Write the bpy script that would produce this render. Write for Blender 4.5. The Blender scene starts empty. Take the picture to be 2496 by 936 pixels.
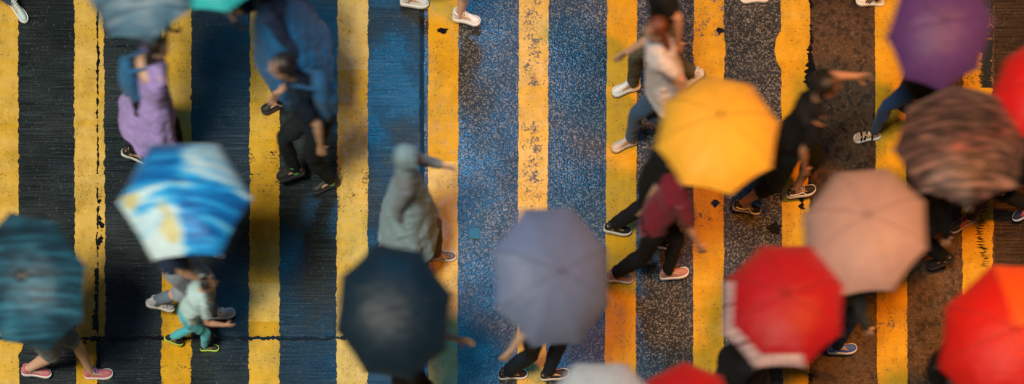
import bpy, bmesh, math, random
from mathutils import Vector, Matrix, noise
random.seed(7)
R = math.radians
SC = bpy.context.scene
COL = SC.collection
V = Vector

# ------------------------------------------------------------------ camera figures
H = 15.0                       # camera height above the road (footbridge)
CX, CY = 0.108, -9.90          # camera foot point
def ground(px, py):            # a spot on the road
    return V(((px - 1248) / 250.0, (468 - py) / 250.0, 0))
def spot(px, py, z):           # a spot at height z
    g = ground(px, py); k = (H - z) / H
    return V((CX + (g.x - CX) * k, CY + (g.y - CY) * k, z))

# ------------------------------------------------------------------ object helpers
def tag(o, label=None, cat=None, group=None, kind=None):
    if label: o['label'] = label
    if cat: o['category'] = cat
    if group: o['group'] = group
    if kind: o['kind'] = kind
    return o
def link(o, parent=None):
    COL.objects.link(o)
    if parent: o.parent = parent
    return o
def empty(name, loc, rot=None):
    o = bpy.data.objects.new(name, None); COL.objects.link(o)
    o.location = loc; o.empty_display_size = .1
    if rot is not None:
        o.rotation_mode = 'QUATERNION'; o.rotation_quaternion = rot
    return o
def mesh_obj(name, bm, mats, parent=None, smooth=True):
    me = bpy.data.meshes.new(name); bm.normal_update(); bm.to_mesh(me); bm.free()
    if not isinstance(mats, (list, tuple)): mats = [mats]
    for m in mats: me.materials.append(m)
    if smooth: me.polygons.foreach_set('use_smooth', [True] * len(me.polygons))
    return link(bpy.data.objects.new(name, me), parent)

# ------------------------------------------------------------------ materials
def mat_new(name):
    m = bpy.data.materials.new(name); m.use_nodes = True
    nt = m.node_tree; b = nt.nodes['Principled BSDF']
    return m, nt, b
def N(nt, typ, **kw):
    n = nt.nodes.new(typ)
    for k, v in kw.items():
        if k.startswith('i_'):
            n.inputs[k[2:].replace('_', ' ')].default_value = v
        else: setattr(n, k, v)
    return n
def ramp(nt, stops, interp='LINEAR'):
    n = nt.nodes.new('ShaderNodeValToRGB'); n.color_ramp.interpolation = interp
    e = n.color_ramp.elements
    while len(e) < len(stops): e.new(.5)
    for i, (p, c) in enumerate(stops):
        e[i].position = p; e[i].color = (c if len(c) == 4 else (*c, 1)) if isinstance(c, tuple) else (c, c, c, 1)
    return n
def mixc(nt, fac, a, b):
    n = nt.nodes.new('ShaderNodeMix'); n.data_type = 'RGBA'
    for sock, v in ((0, fac), (6, a), (7, b)):
        if hasattr(v, 'is_output'): nt.links.new(v, n.inputs[sock])
        elif isinstance(v, (int, float)): n.inputs[sock].default_value = v
        else: n.inputs[sock].default_value = (*v, 1)
    return n.outputs[2]
def math_n(nt, op, a, b=0.0, clamp=False):
    n = nt.nodes.new('ShaderNodeMath'); n.operation = op; n.use_clamp = clamp
    for i, v in enumerate((a, b)):
        if hasattr(v, 'is_output'): nt.links.new(v, n.inputs[i])
        else: n.inputs[i].default_value = v
    return n.outputs[0]
def noise_n(nt, scale=(1, 1, 1), s=1.0, detail=4, rough=.6, coord='Object', loc=(0, 0, 0)):
    tc = nt.nodes.new('ShaderNodeTexCoord'); mp = nt.nodes.new('ShaderNodeMapping')
    mp.inputs['Scale'].default_value = scale; mp.inputs['Location'].default_value = loc
    nt.links.new(tc.outputs[coord], mp.inputs[0])
    n = N(nt, 'ShaderNodeTexNoise'); n.inputs['Scale'].default_value = s
    n.inputs['Detail'].default_value = detail; n.inputs['Roughness'].default_value = rough
    nt.links.new(mp.outputs[0], n.inputs['Vector'])
    return n.outputs['Fac']
def vor_n(nt, s, scale=(1, 1, 1), feature='F1'):
    tc = nt.nodes.new('ShaderNodeTexCoord'); mp = nt.nodes.new('ShaderNodeMapping')
    mp.inputs['Scale'].default_value = scale
    nt.links.new(tc.outputs['Object'], mp.inputs[0])
    n = nt.nodes.new('ShaderNodeTexVoronoi'); n.feature = feature; n.inputs['Scale'].default_value = s
    nt.links.new(mp.outputs[0], n.inputs['Vector'])
    return n
def bump(nt, b, h, strength, dist=.01):
    n = nt.nodes.new('ShaderNodeBump'); n.inputs['Strength'].default_value = strength
    n.inputs['Distance'].default_value = dist
    nt.links.new(h, n.inputs['Height']); nt.links.new(n.outputs[0], b.inputs['Normal'])

def m_asphalt(name, base, light, share, scale, tone=1.0, wet=(.16, .55), pits=0.0):
    """coarse aggregate in dark binder, wet"""
    m, nt, b = mat_new(name)
    v = vor_n(nt, scale); v2 = vor_n(nt, scale * .45)
    sep = nt.nodes.new('ShaderNodeSeparateColor'); nt.links.new(v.outputs['Color'], sep.inputs[0])
    st = ramp(nt, [(0, 0.0), (1 - share, 0.0), (1 - share + .08, .55), (1, 1.0)]); nt.links.new(sep.outputs[0], st.inputs[0])
    sep2 = nt.nodes.new('ShaderNodeSeparateColor'); nt.links.new(v2.outputs['Color'], sep2.inputs[0])
    edge = ramp(nt, [(0, 1.0), (.42, .8), (.62, 0.0)]); nt.links.new(v.outputs['Distance'], edge.inputs[0])
    sm = math_n(nt, 'MULTIPLY', st.outputs[0], edge.outputs[0])
    sm = math_n(nt, 'MULTIPLY', sm, math_n(nt, 'ADD', math_n(nt, 'MULTIPLY', sep.outputs[1], .8), .25))
    big = noise_n(nt, s=1.3, detail=5)
    mott = noise_n(nt, s=28, detail=3)
    bc = mixc(nt, mott, tuple(c * .7 for c in base), tuple(c * 1.3 for c in base))
    bc = mixc(nt, sm, bc, light)
    if pits:
        pz = ramp(nt, [(0, pits), (.22, pits), (.30, 0.0)]); nt.links.new(sep2.outputs[1], pz.inputs[0])
        bc = mixc(nt, pz.outputs[0], bc, (.012, .008, .006))
    st2 = ramp(nt, [(.34, .62), (.62, 1.15)]); nt.links.new(big, st2.inputs[0])
    mul = nt.nodes.new('ShaderNodeMix'); mul.data_type = 'RGBA'; mul.blend_type = 'MULTIPLY'; mul.inputs[0].default_value = 1
    nt.links.new(bc, mul.inputs[6]); nt.links.new(st2.outputs[0], mul.inputs[7])
    nt.links.new(mul.outputs[2], b.inputs['Base Color'])
    wn = noise_n(nt, s=1.1, detail=6, rough=.62, loc=(3, 1, 0))
    wr = ramp(nt, [(.38, wet[0]), (.62, wet[1])]); nt.links.new(wn, wr.inputs[0])
    nt.links.new(wr.outputs[0], b.inputs['Roughness'])
    b.inputs['Specular IOR Level'].default_value = .6
    hh = math_n(nt, 'ADD', math_n(nt, 'MULTIPLY', v.outputs['Distance'], -1.0), math_n(nt, 'MULTIPLY', mott, .8))
    bump(nt, b, hh, .7, .0022)
    return m

def m_concrete(name, base, warm=0.0):
    """dark wet concrete with fine crosswise tining"""
    m, nt, b = mat_new(name)
    gr = noise_n(nt, (1.0, 42, 1), s=2.0, detail=5, rough=.7)
    gr2 = noise_n(nt, (.35, 12, 1), s=1.6, detail=3, rough=.6)
    sp = noise_n(nt, s=60, detail=3, rough=.7)
    big = noise_n(nt, s=.9, detail=6, rough=.6)
    f = math_n(nt, 'ADD', math_n(nt, 'MULTIPLY', gr, .7), math_n(nt, 'MULTIPLY', sp, .35))
    fr = ramp(nt, [(.38, .15), (.50, .85), (.64, 2.3)]); nt.links.new(f, fr.inputs[0])
    br = ramp(nt, [(.32, .6), (.66, 1.3)]); nt.links.new(big, br.inputs[0])
    mu = nt.nodes.new('ShaderNodeMix'); mu.data_type = 'RGBA'; mu.blend_type = 'MULTIPLY'; mu.inputs[0].default_value = 1
    nt.links.new(fr.outputs[0], mu.inputs[6]); nt.links.new(br.outputs[0], mu.inputs[7])
    mu2 = nt.nodes.new('ShaderNodeMix'); mu2.data_type = 'RGBA'; mu2.blend_type = 'MULTIPLY'; mu2.inputs[0].default_value = 1
    nt.links.new(mu.outputs[2], mu2.inputs[6]); mu2.inputs[7].default_value = (*base, 1)
    v = vor_n(nt, 75)
    sep = nt.nodes.new('ShaderNodeSeparateColor'); nt.links.new(v.outputs['Color'], sep.inputs[0])
    pk = ramp(nt, [(0, 0.0), (.965, 0.0), (.99, .28)]); nt.links.new(sep.outputs[0], pk.inputs[0])
    c = mixc(nt, pk.outputs[0], mu2.outputs[2], (.15, .17, .18))
    nt.links.new(c, b.inputs['Base Color'])
    wn = noise_n(nt, s=1.4, detail=6, rough=.62, loc=(1, 5, 0))
    wr = ramp(nt, [(.40, .22), (.62, .5)]); nt.links.new(wn, wr.inputs[0])
    nt.links.new(wr.outputs[0], b.inputs['Roughness'])
    b.inputs['Specular IOR Level'].default_value = .55
    hh = math_n(nt, 'ADD', math_n(nt, 'ADD', gr, math_n(nt, 'MULTIPLY', gr2, .8)), math_n(nt, 'MULTIPLY', sp, .6))
    bump(nt, b, hh, .7, .0022)
    return m

def m_paint(name, under, seed, grooves):
    """yellow road paint; per-vertex 'wear' (chipped away) and 'tone' (pale or fresh coat)"""
    m, nt, b = mat_new(name)
    at = nt.nodes.new('ShaderNodeAttribute'); at.attribute_name = 'wear'
    to = nt.nodes.new('ShaderNodeAttribute'); to.attribute_name = 'tone'
    wear = at.outputs['Fac']; tone = to.outputs['Fac']
    L = (seed * 3.1, seed * 1.7, 0)
    fine = noise_n(nt, (1, 1, 1), s=44, detail=5, rough=.8, loc=L)
    mid = noise_n(nt, (1, 1, 1), s=9, detail=4, rough=.6, loc=L)
    gr = noise_n(nt, (3.5, 22, 1), s=2.4, detail=5, rough=.75, loc=L)
    soft = noise_n(nt, (.5, 3.2, 1), s=1.5, detail=4, rough=.6, loc=L)
    f = math_n(nt, 'ADD', math_n(nt, 'MULTIPLY', fine, .62), math_n(nt, 'MULTIPLY', mid, .38))
    if grooves: f = math_n(nt, 'ADD', math_n(nt, 'MULTIPLY', f, .72), math_n(nt, 'MULTIPLY', gr, .28))
    d = math_n(nt, 'ADD', math_n(nt, 'SUBTRACT', f, .695), math_n(nt, 'MULTIPLY', wear, .36))
    chip = math_n(nt, 'MULTIPLY', d, 32.0, clamp=True)
    # paint colour: pale, warm, deep; dirt lies in the grooves
    pt = math_n(nt, 'ADD', tone, math_n(nt, 'MULTIPLY', math_n(nt, 'SUBTRACT', soft, .5), 1.1), clamp=True)
    pr = ramp(nt, [(0, (.73, .51, .16)), (.45, (.70, .41, .035)), (1, (.62, .32, .006))]); nt.links.new(pt, pr.inputs[0])
    dirt = math_n(nt, 'ADD', math_n(nt, 'MULTIPLY', gr, .6), math_n(nt, 'MULTIPLY', mid, .4))
    dr = ramp(nt, [(.30, .62), (.44, .93), (.6, 1.02)]); nt.links.new(dirt, dr.inputs[0])
    mu = nt.nodes.new('ShaderNodeMix'); mu.data_type = 'RGBA'; mu.blend_type = 'MULTIPLY'; mu.inputs[0].default_value = 1
    nt.links.new(pr.outputs[0], mu.inputs[6]); nt.links.new(dr.outputs[0], mu.inputs[7])
    # grime: soft olive-brown patches and a dust of pin-prick pits
    gm = noise_n(nt, (1.3, .8, 1), s=3.2, detail=7, rough=.72, loc=(seed * 5.3, 2, 0))
    gmr = ramp(nt, [(.42, 0.0), (.66, .55)]); nt.links.new(gm, gmr.inputs[0])
    pc = mixc(nt, gmr.outputs[0], mu.outputs[2], (.30, .19, .03))
    pit = vor_n(nt, 80); ps = nt.nodes.new('ShaderNodeSeparateColor'); nt.links.new(pit.outputs['Color'], ps.inputs[0])
    pm = math_n(nt, 'MULTIPLY', math_n(nt, 'GREATER_THAN', math_n(nt, 'ADD', ps.outputs[0], math_n(nt, 'MULTIPLY', gm, .9)), 1.40), math_n(nt, 'LESS_THAN', pit.outputs['Distance'], .42))
    pc = mixc(nt, math_n(nt, 'MULTIPLY', pm, .85), pc, (.035, .03, .025))
    c = mixc(nt, chip, pc, under)
    nt.links.new(c, b.inputs['Base Color'])
    rr = ramp(nt, [(.4, .34), (.6, .6)]); nt.links.new(mid, rr.inputs[0])
    nt.links.new(rr.outputs[0], b.inputs['Roughness'])
    b.inputs['Specular IOR Level'].default_value = .18
    hh = math_n(nt, 'ADD', math_n(nt, 'MULTIPLY', chip, -1.0), math_n(nt, 'ADD', math_n(nt, 'MULTIPLY', gr, .9 if grooves else .25), math_n(nt, 'MULTIPLY', fine, .5)))
    bump(nt, b, hh, .5, .002)
    return m

def m_plain(name, col, rough=.6, spec=.5, var=.15, s=30, metal=0.0, bmp=0.0):
    m, nt, b = mat_new(name)
    nz = noise_n(nt, s=s, detail=4)
    c = mixc(nt, nz, tuple(x * (1 - var) for x in col), tuple(min(1, x * (1 + var)) for x in col))
    nt.links.new(c, b.inputs['Base Color'])
    b.inputs['Roughness'].default_value = rough; b.inputs['Specular IOR Level'].default_value = spec
    b.inputs['Metallic'].default_value = metal
    if bmp: bump(nt, b, nz, bmp, .01)
    return m
CL = {}
def cloth(col, rough=.85, tag_=''):
    k = (col, rough)
    if k not in CL:
        m, nt, b = mat_new('woven cloth')
        nz = noise_n(nt, s=9, detail=5); fn = noise_n(nt, s=260, detail=1)
        c = mixc(nt, nz, tuple(x * .72 for x in col), tuple(min(1, x * 1.25) for x in col))
        nt.links.new(c, b.inputs['Base Color'])
        b.inputs['Roughness'].default_value = rough
        b.inputs['Sheen Weight'].default_value = .12 if max(col) > .1 else 0.0; b.inputs['Specular IOR Level'].default_value = .3
        h = math_n(nt, 'ADD', nz, math_n(nt, 'MULTIPLY', fn, .2)); bump(nt, b, h, .35, .02)
        CL[k] = m
    return CL[k]
def canopy_mat(name, color_fn, trans=.18, rough=.48):
    """wet nylon: a sheen coat and a little light coming through"""
    m, nt, b = mat_new(name)
    out = nt.nodes['Material Output']
    c = color_fn(nt)
    b.inputs['Roughness'].default_value = rough
    b.inputs['Specular IOR Level'].default_value = .35; b.inputs['Sheen Weight'].default_value = .1
    tr = nt.nodes.new('ShaderNodeBsdfTranslucent'); mx = nt.nodes.new('ShaderNodeMixShader'); mx.inputs[0].default_value = trans
    for sck in (b.inputs['Base Color'], tr.inputs['Color']):
        if hasattr(c, 'is_output'): nt.links.new(c, sck)
        else: sck.default_value = (*c, 1)
    nt.links.new(b.outputs[0], mx.inputs[1]); nt.links.new(tr.outputs[0], mx.inputs[2]); nt.links.new(mx.outputs[0], out.inputs['Surface'])
    nz = noise_n(nt, (1, 1, .3), s=9, detail=4); bump(nt, b, nz, .6, .03)
    return m
def plain_col(col, var=.12):
    def f(nt):
        nz = noise_n(nt, s=3, detail=3)
        return mixc(nt, nz, tuple(x * (1 - var) for x in col), tuple(min(1, x * (1 + var)) for x in col))
    return f

def m_skin(col):
    k = ('skin', col)
    if k not in CL:
        m, nt, b = mat_new('skin')
        nz = noise_n(nt, s=24, detail=4)
        c = mixc(nt, nz, tuple(x * .86 for x in col), tuple(x * 1.1 for x in col))
        nt.links.new(c, b.inputs['Base Color']); b.inputs['Roughness'].default_value = .5
        b.inputs['Subsurface Weight'].default_value = .08; b.inputs['Subsurface Scale'].default_value = .01
        CL[k] = m
    return CL[k]
SK = (.52, .30, .20); SK2 = (.60, .38, .27); SK3 = (.38, .20, .12)
M_CHROME = m_plain('brushed steel', (.45, .46, .48), .3, metal=.9)
M_BLACK = m_plain('black plastic', (.02, .02, .022), .4)
M_EYE = m_plain('eye white and iris', (.12, .09, .08), .15)

# ------------------------------------------------------------------ ROAD
def rows(y0, y1, step):
    n = max(2, int(abs(y1 - y0) / step)); return [y0 + (y1 - y0) * i / n for i in range(n + 1)]
def nz1(y, s, seed): return noise.noise(V((seed * 13.7, y * s, seed * 3.3)))

def sheet(name, x0, x1, y0, y1, z, mat, thick=.05):
    bm = bmesh.new()
    vs = [bm.verts.new((x, y, z)) for x, y in ((x0, y0), (x1, y0), (x1, y1), (x0, y1))]
    bm.faces.new(vs)
    o = mesh_obj(name, bm, mat, smooth=False)
    return tag(o, kind='structure')

M_ROAD = m_asphalt('wet coarse asphalt', (.034, .038, .044), (.32, .31, .30), .62, 64, wet=(.16, .42))
M_ROAD2 = m_asphalt('worn fine asphalt', (.066, .037, .020), (.17, .10, .055), .5, 58, wet=(.35, .7), pits=.7)
M_CONC = m_concrete('tined wet concrete', (.016, .023, .027))
M_CONC2 = m_concrete('tined concrete', (.034, .022, .014))
M_TAR = m_plain('bitumen joint filler', (.006, .006, .007), .28, var=.4, s=60, bmp=.5)

g = sheet('ground', -150, 150, -150, 150, -.012, M_ROAD)
g['label'] = 'dark wet asphalt ground reaching to the horizon'
X = lambda p: (p - 1248) / 250.0
Y = lambda p: (468 - p) / 250.0
o = sheet('concrete_carriageway', -26, X(1036), -20, 20, 0, M_CONC)
o['label'] = 'dark wet tined concrete carriageway in the left half'
o = sheet('asphalt_road', X(1036), X(1972), -20, 20, 0.0, M_ROAD)
o['label'] = 'coarse glittering wet asphalt lane in the middle'
o = sheet('patched_carriageway', X(1972), X(2424), -20, 20, 0, M_ROAD2)
o['label'] = 'brown fine-grained road surface right of the ragged joint'
o = sheet('concrete_road', X(2424), 26, -20, 20, 0, M_CONC2)
o['label'] = 'tined concrete strip along the far right edge'

def ragged(name, px0, px1, y0p, y1p, z, mat, amp=.5, seed=1, label=None, breaks=0.0, horizontal=False):
    """a strip of filler with ragged sides; breaks leaves gaps"""
    bm = bmesh.new()
    ys = rows(y0p, y1p, 2.2)
    prev = None
    c = (px0 + px1) / 2; hw = (px1 - px0) / 2
    for y in ys:
        w = hw * (1 + amp * (1.3 * nz1(y, .045, seed) + 1.2 * nz1(y, .16, seed + 1) + .7 * nz1(y, .5, seed + 2)))
        c2 = c + hw * amp * (1.6 * nz1(y, .03, seed + 5) + .8 * nz1(y, .11, seed + 6))
        gap = breaks and nz1(y, .02, seed + 9) > (.5 - breaks)
        if w < .35 or gap: prev = None; continue
        pts = [(c2 - w, y), (c2 + w, y)]
        if horizontal: pts = [(b_, a_) for a_, b_ in pts]
        cur = [bm.verts.new((X(a_), Y(b_), z)) for a_, b_ in pts]
        if prev: bm.faces.new((prev[0], cur[0], cur[1], prev[1]))
        prev = cur
    bmesh.ops.recalc_face_normals(bm, faces=bm.faces)
    for f in bm.faces:
        if f.normal.z < 0: f.normal_flip()
    o = mesh_obj(name, bm, mat, smooth=False)
    return tag(o, label=label, kind='structure')

ragged('road_joint', 1023, 1034, -900, 1800, .004, M_TAR, .22, 3, 'straight black sealed joint where the concrete meets the asphalt')
ragged('road_joint', 822, 829, -1500, 1024, .0085, M_TAR, .8, 8, 'thin black joint crossing the concrete and stripes at lower left', horizontal=True)
ragged('road_joint', 236, 243, 826, 1800, .0085, M_TAR, .5, 11, 'short black joint running down from the crossing joint at lower left')
ragged('pavement_crack', 237, 240.5, -900, 826, .0085, M_TAR, 1.2, 14, 'thin ragged crack running down the second yellow stripe', breaks=.2)
ragged('pavement_crack', 230, 238, 655, 805, .009, M_TAR, .9, 19, 'wide dark flaked crack in the second stripe beside the striped umbrella')
ragged('pavement_crack', 240, 248, 480, 600, .009, M_TAR, 1.3, 23, 'flaked dark crack in the second stripe left of the blue umbrella')
ragged('pavement_crack', 1972, 1980, -900, 1800, .0085, M_TAR, 1.1, 29, 'ragged black crack down the right side of the yellow stripe by the yellow umbrella', breaks=.12)
ragged('pavement_crack', 1968, 1978, 100, 215, .009, M_TAR, 1.4, 31, 'branching black crack at the top of the ragged joint')
ragged('pavement_crack', 1951, 1963, 455, 512, .009, M_TAR, 1.2, 37, 'short wandering crack in the stripe above the red umbrella')
ragged('asphalt_strip', 1034, 1044, -900, 1800, .0015, M_ROAD, .12, 41, 'narrow strip of stony asphalt along the black joint')
# scuffs on the last stripe (black tyre scribble)
bm = bmesh.new()
for i in range(90):
    t = i / 90; y = 470 + t * 185 + random.uniform(-2, 2); c = 2393 + 6 * math.sin(t * 9) + random.uniform(-6, 6)
    l = random.uniform(3, 12) * (.6 + .8 * t); h = random.uniform(.5, 1.5)
    vs = [bm.verts.new((X(a), Y(b), .0092)) for a, b in ((c - l, y), (c - l * .3, y - h), (c + l, y + random.uniform(-1, 1)), (c + l * .2, y + h))]
    f = bm.faces.new(vs)
    f.normal_update()
    if f.normal.z < 0: f.normal_flip()
tag(mesh_obj('tyre_scuff', bm, M_TAR, smooth=False), label='black scribbled scuff on the last yellow stripe at right', kind='structure')

def blot(name, cx, cy, rx, ry, label, mat, seed, z=.0088):
    bm = bmesh.new(); n = 40
    vs = []
    for i in range(n):
        a = 2 * math.pi * i / n
        q = 1 + .55 * noise.noise(V((math.cos(a) * 1.6 + seed, math.sin(a) * 1.6, seed))) + .25 * noise.noise(V((math.cos(a) * 5 + seed, math.sin(a) * 5, seed)))
        vs.append(bm.verts.new((X(cx + rx * q * math.cos(a)), Y(cy - ry * q * math.sin(a)), z)))
    bm.faces.new(vs)
    return tag(mesh_obj(name, bm, mat, smooth=False), label=label, kind='structure')
blot('road_stain', 1079, 76, 14, 7, 'dark chip in the yellow stripe under the white sneakers', M_TAR, 3)
blot('road_stain', 1756, 76, 9, 8, 'dark chip in the yellow stripe above the yellow umbrella', M_TAR, 9)
blot('road_stain', 1743, 497, 10, 8, 'dark chip in the yellow stripe below the yellow umbrella', M_TAR, 5)
blot('road_stain', 1889, 557, 17, 13, 'dark oil stain on the asphalt above the red umbrella', M_TAR, 6, .004)
blot('road_stain', 205, 836, 6, 4, 'small black spots on the second stripe below the joint', M_TAR, 12)
M_METAL = m_plain('painted metal stud', (.03, .10, .14), .35)
bm = bmesh.new(); bmesh.ops.create_cube(bm, size=1)
for v in bm.verts: v.co = V((v.co.x * .105, v.co.y * .10, v.co.z * .010))
bmesh.ops.bevel(bm, geom=bm.edges[:], offset=.003, segments=2, affect='EDGES')
o = mesh_obj('survey_plate', bm, M_METAL, smooth=False); o.location = ground(1157, 571) + V((0, 0, .006)); o.rotation_euler.z = R(-4)
tag(o, 'small square dark teal plate set in the asphalt right of the white striped shoe', 'plate')

# yellow stripes -------------------------------------------------------
ASPH = (.11, .12, .14); CONC = (.02, .025, .03)
#  top x0,x1, bottom x0,x1, groove, tone, wear, windows[(y0,y1,wear,tone)], edge seed
STR = [
 (-28, 44, -27, 47, 1, .30, .10, [], 'first yellow stripe, at the left edge of the picture'),
 (181, 254, 185, 257, 1, .22, .12, [(828, 1900, .3, .75)], 'second yellow stripe, with the long crack'),
 (393, 466, 394, 466, 1, .30, .22, [(100, 250, .3, .3), (640, 1900, .34, .85)], 'third yellow stripe, running under the blue umbrella'),
 (610, 682, 607, 681, 1, .45, .24, [(-900, 120, .3, .15), (340, 500, .42, .6), (500, 690, .25, .5), (690, 785, .25, .1), (785, 825, .2, .9), (835, 960, .3, .35)], 'fourth yellow stripe, right of the blue umbrella'),
 (823, 897, 820, 896, 1, .25, .22, [(0, 170, .3, .05), (170, 260, .35, .6), (410, 520, .40, .2), (720, 960, .2, .0)], 'fifth yellow stripe, running under the navy umbrella'),
 (1044, 1118, 1044, 1115, 0, .35, .18, [(-900, 340, .22, .72), (290, 395, .22, .9), (395, 620, .1, .15), (620, 960, .2, .0)], 'sixth yellow stripe, beside the black joint'),
 (1265, 1338, 1261, 1331, 0, .2, .38, [(-900, 210, .50, .1), (212, 292, .05, .25), (292, 520, .52, .15)], 'pale heavily speckled yellow stripe in the middle'),
 (1480, 1553, 1474, 1549, 0, .75, .12, [(0, 150, .18, .95), (380, 600, .1, .8), (680, 760, .1, .6)], 'smooth deep yellow stripe under the two white sneakers'),
 (1691, 1765, 1689, 1763, 0, .6, .22, [(-900, 90, .42, .8), (110, 150, .1, .7), (500, 560, .4, .7), (700, 790, .35, .8)], 'yellow stripe running under the yellow umbrella'),
 (1903, 1974, 1908, 1974, 0, .55, .20, [(150, 400, .2, .8), (400, 960, .24, .6)], 'yellow stripe with the ragged crack along its right side'),
 (2132, 2207, 2138, 2212, 0, .72, .22, [(230, 300, .3, .9), (720, 820, .35, .7)], 'yellow stripe running under the salmon umbrella'),
 (2346, 2419, 2346, 2421, 1, .68, .24, [(-900, 130, .66, .8), (130, 215, .46, .8), (640, 700, .1, .6)], 'last full yellow stripe, at the right with a black scuff'),
 (2560, 2633, 2562, 2635, 1, .5, .25, [], 'yellow stripe beyond the right edge'),
 (-242, -169, -240, -168, 1, .5, .25, [], 'yellow stripe beyond the left edge'),
]
for k, (a0, a1, b0, b1, gr, tone, wear, wins, lab) in enumerate(STR):
    bm = bmesh.new()
    lw = bm.verts.layers.float.new('wear'); lt = bm.verts.layers.float.new('tone')
    prev = None
    end = 1900 if k != 1 else 1900
    for y in rows(-900, end, 2.6):
        t = y / 936.0
        x0 = a0 + (b0 - a0) * t; x1 = a1 + (b1 - a1) * t
        rg = 1.0 if gr else .55
        e0 = rg * (3.2 * nz1(y, .02, k) + 3.0 * nz1(y, .08, k + 40) + 2.2 * nz1(y, .3, k + 80))
        e1 = rg * (3.2 * nz1(y, .02, k + 20) + 3.0 * nz1(y, .08, k + 60) + 2.2 * nz1(y, .3, k + 90))
        if k == 1 and y > 828: x1 -= 15
        if k == 0 and 820 < y < 862: x1 += 9 * math.sin((y - 820) / 42 * math.pi)
        if k == 9 and 78 < y < 165: x0 -= 14 * math.sin((y - 78) / 87 * math.pi) ** .6
        if k == 8 and 100 < y < 140: x0 -= 2; x1 += 3
        w_, t_ = wear, tone
        for (ya, yb, ww, tt) in wins:
            if ya <= y <= yb: w_, t_ = ww, tt  # tone bands partly paint in the light ghosts of passing walkers
        w_ += .10 * nz1(y, .012, k + 200)
        cur = []
        for i in range(9):
            u = i / 8
            edge = max(0, 1 - min(u, 1 - u) * 9)
            v = bm.verts.new((X(x0 + e0 * (1 if i == 0 else 0) + (x1 + (e1 if i == 8 else 0) - x0) * u), Y(y), .004 + .0022 * min(1, min(i, 8 - i))))
            ww2 = w_ + edge * .08
            if k == 6: ww2 = w_ * (1.12 - .45 * abs(u - .45) * 2)
            if k == 11 and y < 215: ww2 += .5 * max(0, 1 - abs(u - (.80 if y > 100 else .5)) * 3.2)
            v[lw] = ww2; v[lt] = t_
            cur.append(v)
        if prev:
            for i in range(8): bm.faces.new((prev[i], cur[i], cur[i + 1], prev[i + 1]))
        prev = cur
    for f in bm.faces:
        f.normal_update()
        if f.normal.z < 0: f.normal_flip()
    o = mesh_obj('road_marking', bm, m_paint('yellow road paint', CONC if gr else ASPH, k + 1, gr), smooth=True)
    tag(o, label=lab, kind='structure')

# ------------------------------------------------------------------ BODY TOOLS
def perp(a, hint):
    v = hint - a * hint.dot(a)
    if v.length < 1e-5:
        v = V((1, 0, 0)) - a * a.x
        if v.length < 1e-5: v = V((0, 1, 0))
    return v.normalized()
def tube(bm, pts, rad, side=None, seg=14, cap=True):
    """closed tapering tube. rad: list of r or (r_side, r_other)"""
    pts = [V(p) for p in pts]; n = len(pts)
    hint = side if side is not None else V((.13, .92, .21))
    rings = []
    tang = []
    for i in range(n):
        a = pts[max(0, i - 1)]; b = pts[min(n - 1, i + 1)]
        tang.append((b - a).normalized())
    P, Q, T = [], [], []
    def rr(r): return (r, r) if not isinstance(r, tuple) else r
    if cap:
        r0 = rr(rad[0]); m0 = min(r0)
        for q in (.95, .62): P.append(pts[0] - tang[0] * m0 * q * .9); f = math.sqrt(1 - q * q); Q.append((r0[0] * f + .0004, r0[1] * f + .0004)); T.append(tang[0])
    for i in range(n): P.append(pts[i]); Q.append(rr(rad[i])); T.append(tang[i])
    if cap:
        r1 = rr(rad[-1]); m1 = min(r1)
        for q in (.62, .95): P.append(pts[-1] + tang[-1] * m1 * q * .9); f = math.sqrt(1 - q * q); Q.append((r1[0] * f + .0004, r1[1] * f + .0004)); T.append(tang[-1])
    for p, (ra, rb), t in zip(P, Q, T):
        s = perp(t, hint); o = t.cross(s)
        rings.append([bm.verts.new(p + s * ra * math.cos(2 * math.pi * j / seg) + o * rb * math.sin(2 * math.pi * j / seg)) for j in range(seg)])
    for a, b in zip(rings, rings[1:]):
        for j in range(seg): bm.faces.new((a[j], a[(j + 1) % seg], b[(j + 1) % seg], b[j]))
    bm.faces.new(list(reversed(rings[0]))); bm.faces.new(rings[-1])
def ball(bm, c, rx, ry, rz, ax=None, seg=16):
    """ellipsoid; ax = (X,Y,Z) axes"""
    ax = ax or (V((1, 0, 0)), V((0, 1, 0)), V((0, 0, 1)))
    M = Matrix.Identity(4)
    for i, (a, r) in enumerate(zip(ax, (rx, ry, rz))):
        for j in range(3): M[j][i] = a[j] * r
        M[i][3] = c[i]
    bmesh.ops.create_uvsphere(bm, u_segments=seg, v_segments=seg // 2 + 2, radius=1, matrix=M)
TEX = {}
def cloud(size):
    if size not in TEX:
        t = bpy.data.textures.new('folds', 'CLOUDS'); t.noise_scale = size; t.noise_depth = 3; TEX[size] = t
    return TEX[size]
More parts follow.
